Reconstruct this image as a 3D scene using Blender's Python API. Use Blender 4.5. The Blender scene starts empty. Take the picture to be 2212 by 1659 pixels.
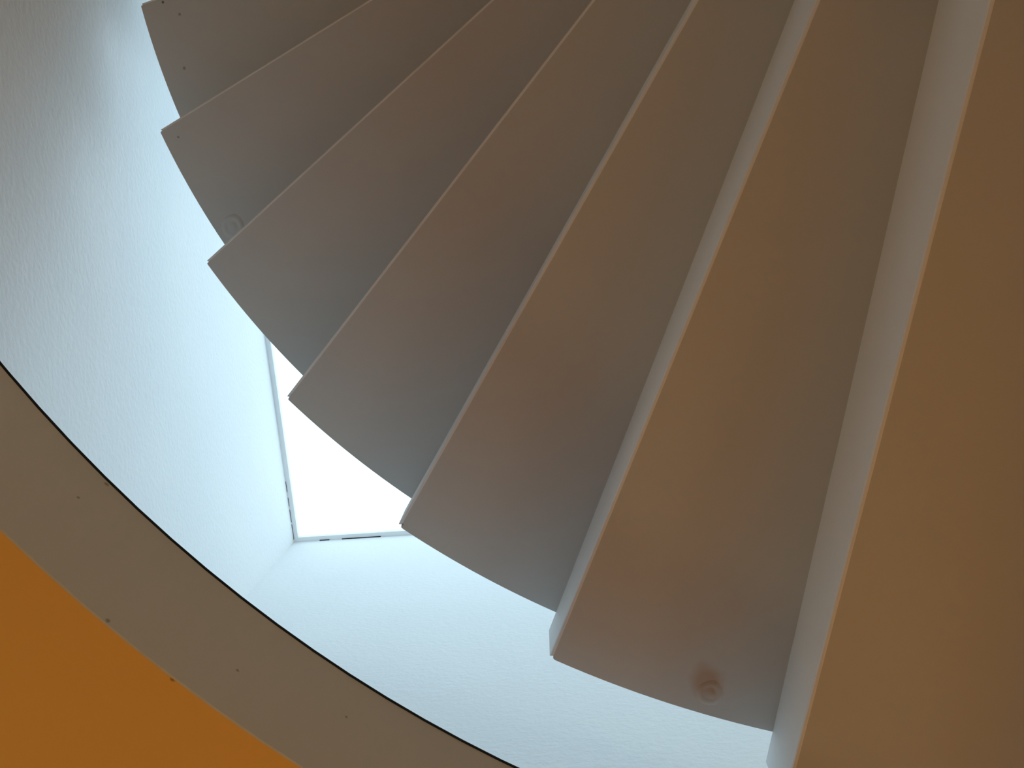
import bpy, bmesh, math, random
from mathutils import Matrix, Vector

S = bpy.context.scene
COL = S.collection

# ------------------------------------------------------------------ camera
cam_data = bpy.data.cameras.new('camera')
cam = bpy.data.objects.new('camera', cam_data)
COL.objects.link(cam)
ROT = [[-0.08315487, 0.98238888, 0.16732412], [0.99546847, 0.07411441, 0.05957831],
       [0.04612794, 0.17152011, -0.98410013]]
CAM = (-1.03848, -0.92995, -1.16703)
M = Matrix(ROT).to_4x4()
M.translation = CAM
cam.matrix_world = M
cam_data.sensor_fit = 'HORIZONTAL'
cam_data.sensor_width = 36.0
cam_data.lens = 36.0 * 1530.0 / 2212.0
cam_data.clip_start = 0.02
S.camera = cam

# ------------------------------------------------------------------ sky, added fill lights, exposure
SKY_STRENGTH = 2.45
FILL_POWER = 63.0
world = bpy.data.worlds.new('overcast_sky')
S.world = world
world.use_nodes = True
bg = world.node_tree.nodes['Background']
bg.inputs['Color'].default_value = (0.62, 0.84, 0.99, 1)
bg.inputs['Strength'].default_value = SKY_STRENGTH

ZC = 1.85   # height of the shaft ceiling
X0, Y0 = CAM[0] - 0.38752 * (ZC - CAM[2]), CAM[1] - 0.41030 * (ZC - CAM[2])   # corner of the two shaft walls in view
X1, Y1 = -X0, -Y0
SKX, SKY_ = 2.13, 3.3               # skylight size, measured from the wall corner
FLOOR_Z = -2.65

portal = bpy.data.lights.new('skylight_portal', 'AREA')
portal.shape = 'RECTANGLE'
portal.size, portal.size_y = SKX, SKY_
portal.cycles.is_portal = True
po = bpy.data.objects.new('skylight_portal', portal)
po.location = (X0 + SKX / 2, Y0 + SKY_ / 2, ZC + 0.12)
COL.objects.link(po)

# unseen warm lights added in the room below to brighten soffits and ceiling
for (x, y, z, w) in ((-2.4, 2.2, -1.3, 0.42), (-3.6, 2.4, -1.3, 0.36), (0.0, 2.2, -1.3, 0.52), (-1.2, 2.0, -2.2, 0.06),
                     (1.4, 0.4, -2.2, 0.12), (-0.8, -2.9, -1.0, 0.08), (-2.5, -2.5, -1.8, 0.12)):
    L = bpy.data.lights.new('warm_fill', 'POINT')
    L.energy = FILL_POWER * w
    L.color = (1.0, 0.95, 0.63)
    L.shadow_soft_size = 0.15
    o = bpy.data.objects.new('warm_fill', L)
    o.location = (x, y, z)
    COL.objects.link(o)

vs = S.view_settings
vs.view_transform = 'Standard'
vs.look = 'None'
vs.gamma = 1.0
vs.exposure = 0.0
vs.use_curve_mapping = False
S.cycles.use_denoising = True
S.cycles.max_bounces = 12
S.cycles.diffuse_bounces = 8
S.cycles.sample_clamp_indirect = 4.0

# ------------------------------------------------------------------ materials
def new_mat(name):
    m = bpy.data.materials.new(name)
    m.use_nodes = True
    nt = m.node_tree
    return m, nt, nt.nodes['Principled BSDF']


def plaster(name, color, rough=0.85, mottling=0.04, fine=140.0, bump=0.15, bump_dist=0.002,
            stretch=(1, 1, 1), specks=()):
    """painted plaster: faint mottling, fine relief, and single dirt specks / stains at their places"""
    m, nt, b = new_mat(name)
    N, Lk = nt.nodes, nt.links
    b.inputs['Roughness'].default_value = rough
    b.inputs['Specular IOR Level'].default_value = 0.25
    tc = N.new('ShaderNodeNewGeometry')
    mp = N.new('ShaderNodeMapping')
    mp.inputs['Scale'].default_value = stretch
    Lk.new(tc.outputs['Position'], mp.inputs['Vector'])
    n1 = N.new('ShaderNodeTexNoise')
    n1.inputs['Scale'].default_value = 1.7
    n1.inputs['Detail'].default_value = 4
    Lk.new(tc.outputs['Position'], n1.inputs['Vector'])
    mr = N.new('ShaderNodeMapRange')
    mr.inputs['From Min'].default_value = 0.3
    mr.inputs['From Max'].default_value = 0.7
    mr.inputs['To Min'].default_value = 1.0 - mottling
    mr.inputs['To Max'].default_value = 1.0
    Lk.new(n1.outputs['Fac'], mr.inputs['Value'])
    mul = N.new('ShaderNodeVectorMath')
    mul.operation = 'SCALE'
    mul.inputs[0].default_value = color
    Lk.new(mr.outputs['Result'], mul.inputs['Scale'])
    last = mul.outputs['Vector']
    for (pos, rad, tint) in specks:
        rad = rad * (0.62 if rad < 0.02 else 1.0)
        wob = N.new('ShaderNodeTexNoise')
        wob.inputs['Scale'].default_value = 0.9 / rad
        Lk.new(tc.outputs['Position'], wob.inputs['Vector'])
        dd = N.new('ShaderNodeVectorMath')
        dd.operation = 'DISTANCE'
        dd.inputs[1].default_value = pos
        Lk.new(tc.outputs['Position'], dd.inputs[0])
        ml = N.new('ShaderNodeMath')
        ml.operation = 'MULTIPLY'
        Lk.new(dd.outputs['Value'], ml.inputs[0])
        ad = N.new('ShaderNodeMath')
        ad.operation = 'ADD'
        ad.inputs[1].default_value = 0.55
        Lk.new(wob.outputs['Fac'], ad.inputs[0])
        Lk.new(ad.outputs['Value'], ml.inputs[1])
        r2 = N.new('ShaderNodeMapRange')
        r2.inputs['From Min'].default_value = rad * 0.45
        r2.inputs['From Max'].default_value = rad
        r2.inputs['To Min'].default_value = 1.0
        r2.inputs['To Max'].default_value = 0.0
        Lk.new(ml.outputs['Value'], r2.inputs['Value'])
        mx = N.new('ShaderNodeMix')
        mx.data_type = 'RGBA'
        mx.blend_type = 'MULTIPLY'
        Lk.new(r2.outputs['Result'], mx.inputs['Factor'])
        Lk.new(last, mx.inputs['A'])
        mx.inputs['B'].default_value = (*tint, 1)
        last = mx.outputs['Result']
    Lk.new(last, b.inputs['Base Color'])
    n2 = N.new('ShaderNodeTexNoise')
    n2.inputs['Scale'].default_value = fine
    n2.inputs['Detail'].default_value = 3
    Lk.new(mp.outputs['Vector'], n2.inputs['Vector'])
    bp = N.new('ShaderNodeBump')
    bp.inputs['Strength'].default_value = bump
    bp.inputs['Distance'].default_value = bump_dist
    Lk.new(n2.outputs['Fac'], bp.inputs['Height'])
    Lk.new(bp.outputs['Normal'], b.inputs['Normal'])
    return m


DK = (0.55, 0.53, 0.50)
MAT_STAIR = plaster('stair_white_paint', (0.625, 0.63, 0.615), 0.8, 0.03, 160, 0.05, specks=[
    ((-0.284, -1.8879, 0.8977), 0.009, DK), ((-0.2488, -1.9296, 0.8977), 0.008, (0.25, 0.24, 0.22)),
    ((-0.4238, -1.8978, 0.8977), 0.010, DK), ((-0.643, -1.8573, 0.7181), 0.007, DK),
    ((-1.285, -1.5207, 0.3591), 0.008, DK), ((-1.2833, -1.5163, 0.3591), 0.006, DK),
    ((-1.5373, -1.2572, 0.1795), 0.008, (0.4, 0.4, 0.4)),
    ((-1.800, -0.700, 0.0), 0.040, (0.86, 0.68, 0.55))])
MAT_RISER = plaster('riser_lit_white', (0.90, 0.90, 0.90), 0.7, 0.02, 160, 0.04)  # same white as the stair, set lighter for the light falling on risers
MAT_WALL = plaster('shaft_white_plaster', (0.86, 0.87, 0.87), 0.9, 0.03, 55, 0.35, 0.004, (1, 1, 1.8), specks=[
    ((-0.8621, -2.4755, 1.1823), 0.014, (0.55, 0.57, 0.6)), ((-2.4983, -1.3042, 1.282), 0.010, (0.5, 0.52, 0.55))])
MAT_BAND = plaster('slab_edge_paint', (0.655, 0.655, 0.635), 0.85, 0.04, 140, 0.06, specks=[
    ((-1.3091, -1.5994, -0.1908), 0.008, DK), ((-1.3081, -1.6001, -0.2536), 0.005, DK),
    ((-1.4292, -1.4985, -0.3822), 0.007, DK), ((-1.5464, -1.3836, -0.3111), 0.005, DK),
    ((-1.6538, -1.2603, -0.2664), 0.005, DK)])
MAT_ORANGE = plaster('orange_paint', (0.92, 0.55, 0.14), 0.8, 0.04, 120, 0.06, specks=[
    ((-1.509, -1.4266, -0.3866), 0.008, (0.5, 0.45, 0.4))])
MAT_ROOM = plaster('room_warm_white', (0.80, 0.70, 0.55), 0.85)
MAT_FLOOR = plaster('floor_tile', (0.60, 0.43, 0.28), 0.5, 0.1, 20, 0.02)
MAT_LANDING = plaster('landing_pale_tile', (0.68, 0.69, 0.69), 0.6, 0.05, 20, 0.02)
MAT_FRAME = plaster('skylight_frame_paint', (0.86, 0.87, 0.88), 0.5, 0.0, 100, 0.0)
MAT_GAP = plaster('dark_gap', (0.012, 0.013, 0.015), 0.7, 0.0, 100, 0.0)

glass, nt, b = new_mat('skylight_glass')
nt.nodes.remove(b)
tr = nt.nodes.new('ShaderNodeBsdfTransparent')
gl = nt.nodes.new('ShaderNodeBsdfGlossy')
gl.inputs['Roughness'].default_value = 0.02
mx = nt.nodes.new('ShaderNodeMixShader')
mx.inputs['Fac'].default_value = 0.05
nt.links.new(tr.outputs[0], mx.inputs[1])
nt.links.new(gl.outputs[0], mx.inputs[2])
nt.links.new(mx.outputs[0], nt.nodes['Material Output'].inputs['Surface'])
MAT_GLASS = glass


# ------------------------------------------------------------------ helpers
def obj(name, bm, mat, parent=None, kind=None, smooth=False):
    bmesh.ops.recalc_face_normals(bm, faces=bm.faces)
    me = bpy.data.meshes.new(name)
    bm.to_mesh(me)
    bm.free()
    me.materials.append(mat)
    if smooth:
        for p in me.polygons:
            p.use_smooth = True
    o = bpy.data.objects.new(name, me)
    COL.objects.link(o)
    if parent:
        o.parent = parent
        o.matrix_parent_inverse = parent.matrix_world.inverted()
    if kind:
        o['kind'] = kind
    return o


def box(bm, x0, x1, y0, y1, z0, z1):
    v = [bm.verts.new(p) for p in ((x0, y0, z0), (x1, y0, z0), (x1, y1, z0), (x0, y1, z0),
                                   (x0, y0, z1), (x1, y0, z1), (x1, y1, z1), (x0, y1, z1))]
    for f in ((0, 1, 2, 3), (4, 5, 6, 7), (0, 1, 5, 4), (1, 2, 6, 5), (2, 3, 7, 6), (3, 0, 4, 7)):
        bm.faces.new([v[i] for i in f])


def loft(bm, bottom, top):
    """closed solid between two outlines with the same number of points"""
    n = len(bottom)
    a = [bm.verts.new(p) for p in bottom]
    c = [bm.verts.new(p) for p in top]
    bm.faces.new(a)
    bm.faces.new(c)
    for i in range(n):
        j = (i + 1) % n
        bm.faces.new((a[i], a[j], c[j], c[i]))


def tube_ring(bm, cx, cy, r0, r1, z0, z1, seg=192):
    """ring with a rectangular section"""
    loops = []
    for k in range(seg):
        t = 2 * math.pi * k / seg
        c, s = math.cos(t), math.sin(t)
        loops.append([bm.verts.new((cx + r * c, cy + r * s, z)) for r, z in ((r0, z0), (r1, z0), (r1, z1), (r0, z1))])
    for k in range(seg):
        A, B = loops[k], loops[(k + 1) % seg]
        for q in range(4):
            w = (q + 1) % 4
            bm.faces.new((A[q], A[w], B[w], B[q]))


def holed_plate(bm, x0, x1, y0, y1, cx, cy, r, z0, z1, seg=192):
    """square plate with a round opening"""
    rows = []
    for k in range(seg):
        t = 2 * math.pi * k / seg
        c, s = math.cos(t), math.sin(t)
        L = min((x1 - cx) / c if c > 1e-9 else (x0 - cx) / c if c < -1e-9 else 1e9,
                (y1 - cy) / s if s > 1e-9 else (y0 - cy) / s if s < -1e-9 else 1e9)
        rows.append([bm.verts.new((cx + q * c, cy + q * s, z)) for q, z in ((r, z0), (L, z0), (L, z1), (r, z1))])
    for k in range(seg):
        A, B = rows[k], rows[(k + 1) % seg]
        for q in range(4):
            w = (q + 1) % 4
            bm.faces.new((A[q], A[w], B[w], B[q]))


# ------------------------------------------------------------------ setting: shaft, slab, lower room
RCX, RCY, RR = -0.03717, 0.03844, 2.07368          # round opening in the floor slab
ZT, ZB = -0.18095, -0.38661                        # its upper and lower edge

T = 0.2
for nm, a in (('wall_left', (X0 - T, X1 + T, Y0 - T, Y0, ZT, ZC + 0.028)),
              ('wall_front', (X0 - T, X0, Y0, Y1, ZT, ZC + 0.028)),
              ('wall_right', (X0 - T, X1 + T, Y1, Y1 + T, ZT, ZC + 0.028)),
              ('wall_back', (X1, X1 + T, Y0, Y1, ZT, ZC + 0.028))):
    bm = bmesh.new()
    box(bm, *a)
    obj(nm, bm, MAT_WALL, kind='structure')

bm = bmesh.new()                                   # opaque part of the shaft ceiling, L-shaped round the skylight
pts = [(X0 + SKX, Y0), (X1, Y0), (X1, Y1), (X0, Y1), (X0, Y0 + SKY_), (X0 + SKX, Y0 + SKY_)]
loft(bm, [(x, y, ZC) for x, y in pts], [(x, y, ZC + 0.3) for x, y in pts])
obj('ceiling', bm, MAT_WALL, kind='structure')

bm = bmesh.new()                                   # orange ceiling of the room below, with the round opening
holed_plate(bm, -4.5, 4.5, -4.5, 4.5, RCX, RCY, RR + 0.003, ZB, ZB + 0.03)
obj('ceiling', bm, MAT_ORANGE, kind='structure')
bm = bmesh.new()                                   # upper floor
holed_plate(bm, -4.5, 4.5, -4.5, 4.5, RCX, RCY, RR + 0.003, ZB + 0.03, ZT)
obj('floor', bm, MAT_LANDING, kind='structure')
bm = bmesh.new()                                   # plastered edge of the slab round the opening
tube_ring(bm, RCX, RCY, RR, RR + 0.003, ZB, ZT - 0.004)
obj('trim_1', bm, MAT_BAND, kind='structure')
bm = bmesh.new()                                   # thin dark edging on top of it
tube_ring(bm, RCX, RCY, RR - 0.0015, RR + 0.003, ZT - 0.004, ZT)
obj('trim_2', bm, MAT_GAP, kind='structure')

for nm, a, m in (('wall_left', (-4.5 - T, 4.5 + T, -4.5 - T, -4.5, FLOOR_Z, ZB + 0.2), MAT_ROOM),
                 ('wall_front', (-4.5 - T, -4.5, -4.5, 4.5, FLOOR_Z, ZB + 0.2), MAT_ROOM),
                 ('wall_right', (-4.5 - T, 4.5 + T, 4.5, 4.5 + T, FLOOR_Z, ZB + 0.2), MAT_ROOM),
                 ('wall_back', (4.5, 4.5 + T, -4.5, 4.5, FLOOR_Z, ZB + 0.2), MAT_ROOM)):
    bm = bmesh.new()
    box(bm, *a)
    obj(nm, bm, m, kind='structure')
bm = bmesh.new()
box(bm, -4.5 - T, 4.5 + T, -4.5 - T, 4.5 + T, FLOOR_Z - 0.1, FLOOR_Z)
obj('floor', bm, MAT_FLOOR, kind='structure')

# ------------------------------------------------------------------ skylight
sky = bpy.data.objects.new('window_1', None)
sky.location = (X0 + SKX / 2, Y0 + SKY_ / 2, ZC)
COL.objects.link(sky)
sky['kind'] = 'structure'
bpy.context.view_layer.update()
FW, FH = 0.021, 0.02
ax, ay = X0 + SKX, Y0 + SKY_
for a in ((X0, ax, Y0, Y0 + FW), (X0, ax, ay - FW, ay), (X0, X0 + FW, Y0 + FW, ay - FW), (ax - FW, ax, Y0 + FW, ay - FW)):
    bm = bmesh.new()
    box(bm, *a, ZC, ZC + FH)
    obj('window_frame', bm, MAT_FRAME, sky)
bm = bmesh.new()
box(bm, X0, ax, Y0, ay, ZC + FH, ZC + FH + 0.008)
obj('pane', bm, MAT_GLASS, sky)

# dark stretches of open joint between the frame and the walls
for a in ((0.013, 0.085, 0), (0.097, 0.155, 0), (0.172, 0.212, 0), (0.240, 0.288, 0), (0.120, 0.165, 1), (0.223, 0.402, 1)):
    bm = bmesh.new()
    w = 0.003 if a[2] else 0.0016
    if a[2]:
        box(bm, X0, X0 + w, Y0 + a[0], Y0 + a[1], ZC - 0.0035, ZC)
    else:
        box(bm, X0 + a[0], X0 + a[1], Y0, Y0 + w, ZC - 0.002, ZC)
    obj('joint_gap', bm, MAT_GAP, sky)

# ------------------------------------------------------------------ staircase
H, DTH, TH6, DOFF = 0.17953310, 0.18134437, -2.72146545, 0.18417171
#        bottom line angle, offset   top line turn, shift
EDGE = {1: (-1.79290, 0.20000, 0, 0), 2: (-1.98574, 0.19990, 0, 0), 3: (-2.18016, 0.20438, 0, 0), 4: (-2.37255, 0.20124, 0, 0),
        5: (-2.54425, 0.18078, -0.00281, 0.00863), 6: (-2.71273, 0.16459, -0.01061, 0.00494),
        7: (-2.90127, 0.15680, -0.01968, -0.00197), 8: (-3.12, 0.15, -0.012, 0)}
RAD = {1: 2.00907, 2: 2.00336, 3: 2.00154, 4: 2.00032, 5: 1.99254, 6: 1.99241}
FLARE = {5: 1.020, 6: 1.0225, 7: 1.028}
FILLET = {5: 0.005, 6: 0.006, 7: 0.006}
STEPS = list(range(-3, 19))


def back(i, top):
    a, d, ta, td = EDGE.get(i, (TH6 + (6 - i) * DTH, DOFF, 0, 0))
    return (a + ta, d + td) if top else (a, d)


def on_line(a, d, r):
    u, n = (math.cos(a), math.sin(a)), (-math.sin(a), math.cos(a))
    q = math.sqrt(max(r * r - d * d, 0))
    return u[0] * q + n[0] * d, u[1] * q + n[1] * d


def outline(i, r, top, inset):
    """plan of one step: inner end, front line, outer arc, back line; inset pulls the back line in"""
    ab, db = back(i, top)
    af, df = back(i + 1, True)
    db -= inset
    df -= 0.03
    fil = FILLET.get(i, 0.003)
    pf, pb = on_line(af, df, r), on_line(ab, db, r)
    tf, tb = math.atan2(pf[1], pf[0]), math.atan2(pb[1], pb[0])
    while tb < tf:
        tb += 2 * math.pi
    te = tb - fil / r
    pts = [on_line(af, df, 0.27 + (r - 0.27) * k / 16) for k in range(16)]
    for k in range(15):
        t = tf + (te - tf) * k / 14
        pts.append((r * math.cos(t), r * math.sin(t)))
    p0, p2 = pts[-1], on_line(ab, db, r - fil)
    for k in range(1, 5):                          # rounded outer corner
        t = k / 4
        pts.append(tuple((1 - t) ** 2 * p0[e] + 2 * t * (1 - t) * pb[e] + t * t * p2[e] for e in (0, 1)))
    pts += [on_line(ab, db, 0.27 + (r - fil - 0.27) * k / 16) for k in range(15, -1, -1)]
    return pts


def riser_bm(i, z, r, rt, th):
    """plate on the rising side of the step, its lower arris rounded"""
    fil = FILLET.get(i, 0.003)
    bm = bmesh.new()
    sec = []
    NS = 16
    for k in range(NS + 1):
        e = k / NS
        ring = []
        for (inset, dz) in ((th, 0.0), (0.0045, 0.0), (0.0016, 0.0013), (0.0, 0.0045), (0.0, H * 0.14), (0.0, H * 0.33), (0.0, H * 0.66), (0.0, H),
                            (th, H), (th, H * 0.66), (th, H * 0.33), (th, H * 0.14)):
            f = dz / H
            cut = 0.006 if dz < 0.001 else 0.004 if dz < 0.003 else 0.0025   # lower outer corner rubbed off
            rb_, rt_ = 0.27 + (r - cut - 0.27) * e, 0.27 + (rt - cut - 0.27) * e
            a0, d0 = back(i, False)
            a1, d1 = back(i, True)
            p0, p1 = on_line(a0, d0 - inset, rb_), on_line(a1, d1 - inset, rt_)
            ring.append(bm.verts.new((p0[0] + (p1[0] - p0[0]) * f, p0[1] + (p1[1] - p0[1]) * f, z + dz)))
        sec.append(ring)
    bm.faces.new(sec[0])
    bm.faces.new(sec[-1])
    for A, B in zip(sec, sec[1:]):
        for q in range(12):
            w = (q + 1) % 12
            bm.faces.new((A[q], A[w], B[w], B[q]))
    return bm


def patch_bm(R0, seg=36):
    """filled fixing hole: a low ring round a smaller lump, hanging from the soffit"""
    prof = [(0.0, 0.0022), (0.25, 0.0018), (0.36, 0.0006), (0.5, 0.0008), (0.62, 0.0018), (0.74, 0.0019), (0.88, 0.0007), (1.0, -0.0005)]
    bm = bmesh.new()
    rings = []
    for q, hgt in prof[1:]:
        rings.append([bm.verts.new((R0 * q * (1 + 0.06 * math.sin(3 * t)) * math.cos(t),
                                    R0 * q * (1 + 0.05 * math.cos(2 * t)) * math.sin(t), -hgt * (1 + 0.35 * math.sin(t + 0.7))))
                      for t in (2 * math.pi * k / seg for k in range(seg))])
    c = bm.verts.new((0, 0, -prof[0][1]))
    for k in range(seg):
        j = (k + 1) % seg
        bm.faces.new((c, rings[0][k], rings[0][j]))
        for A, B in zip(rings, rings[1:]):
            bm.faces.new((A[k], A[j], B[j], B[k]))
    return bm


stair = bpy.data.objects.new('spiral_staircase', None)
stair.location = (0, 0, FLOOR_Z)
COL.objects.link(stair)
stair['label'] = 'white plastered spiral staircase seen from below, winding up under the skylight'
stair['category'] = 'staircase'
bpy.context.view_layer.update()

TH = 0.006
for i in STEPS:
    z = (6 - i) * H
    if z < FLOOR_Z + 0.02:
        continue
    r = RAD.get(i, 2.0)
    rt = r * FLARE.get(i, 1.012)
    bm = bmesh.new()
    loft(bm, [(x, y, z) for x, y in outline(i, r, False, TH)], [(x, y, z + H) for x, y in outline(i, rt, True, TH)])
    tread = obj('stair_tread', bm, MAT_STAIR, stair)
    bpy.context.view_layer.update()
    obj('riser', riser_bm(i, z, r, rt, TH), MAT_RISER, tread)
    for k, px, py, R0 in ((2, -0.8818, -1.7476, 0.034), (6, -1.822, -0.6947, 0.026)):
        if k == i:
            p = obj('plaster_patch', patch_bm(R0), MAT_STAIR, tread, smooth=True)
            p.location = (px, py, z)
            p['label'] = 'round filled fixing hole in the soffit'

bm = bmesh.new()
n = 96
ring0 = [(0.77 * math.cos(2 * math.pi * k / n), 0.77 * math.sin(2 * math.pi * k / n)) for k in range(n)]  # unseen column, widened to shade the inner ends of the soffits
loft(bm, [(x, y, FLOOR_Z) for x, y in ring0], [(x, y, 1.8) for x, y in ring0])
obj('newel_column', bm, MAT_STAIR, stair)
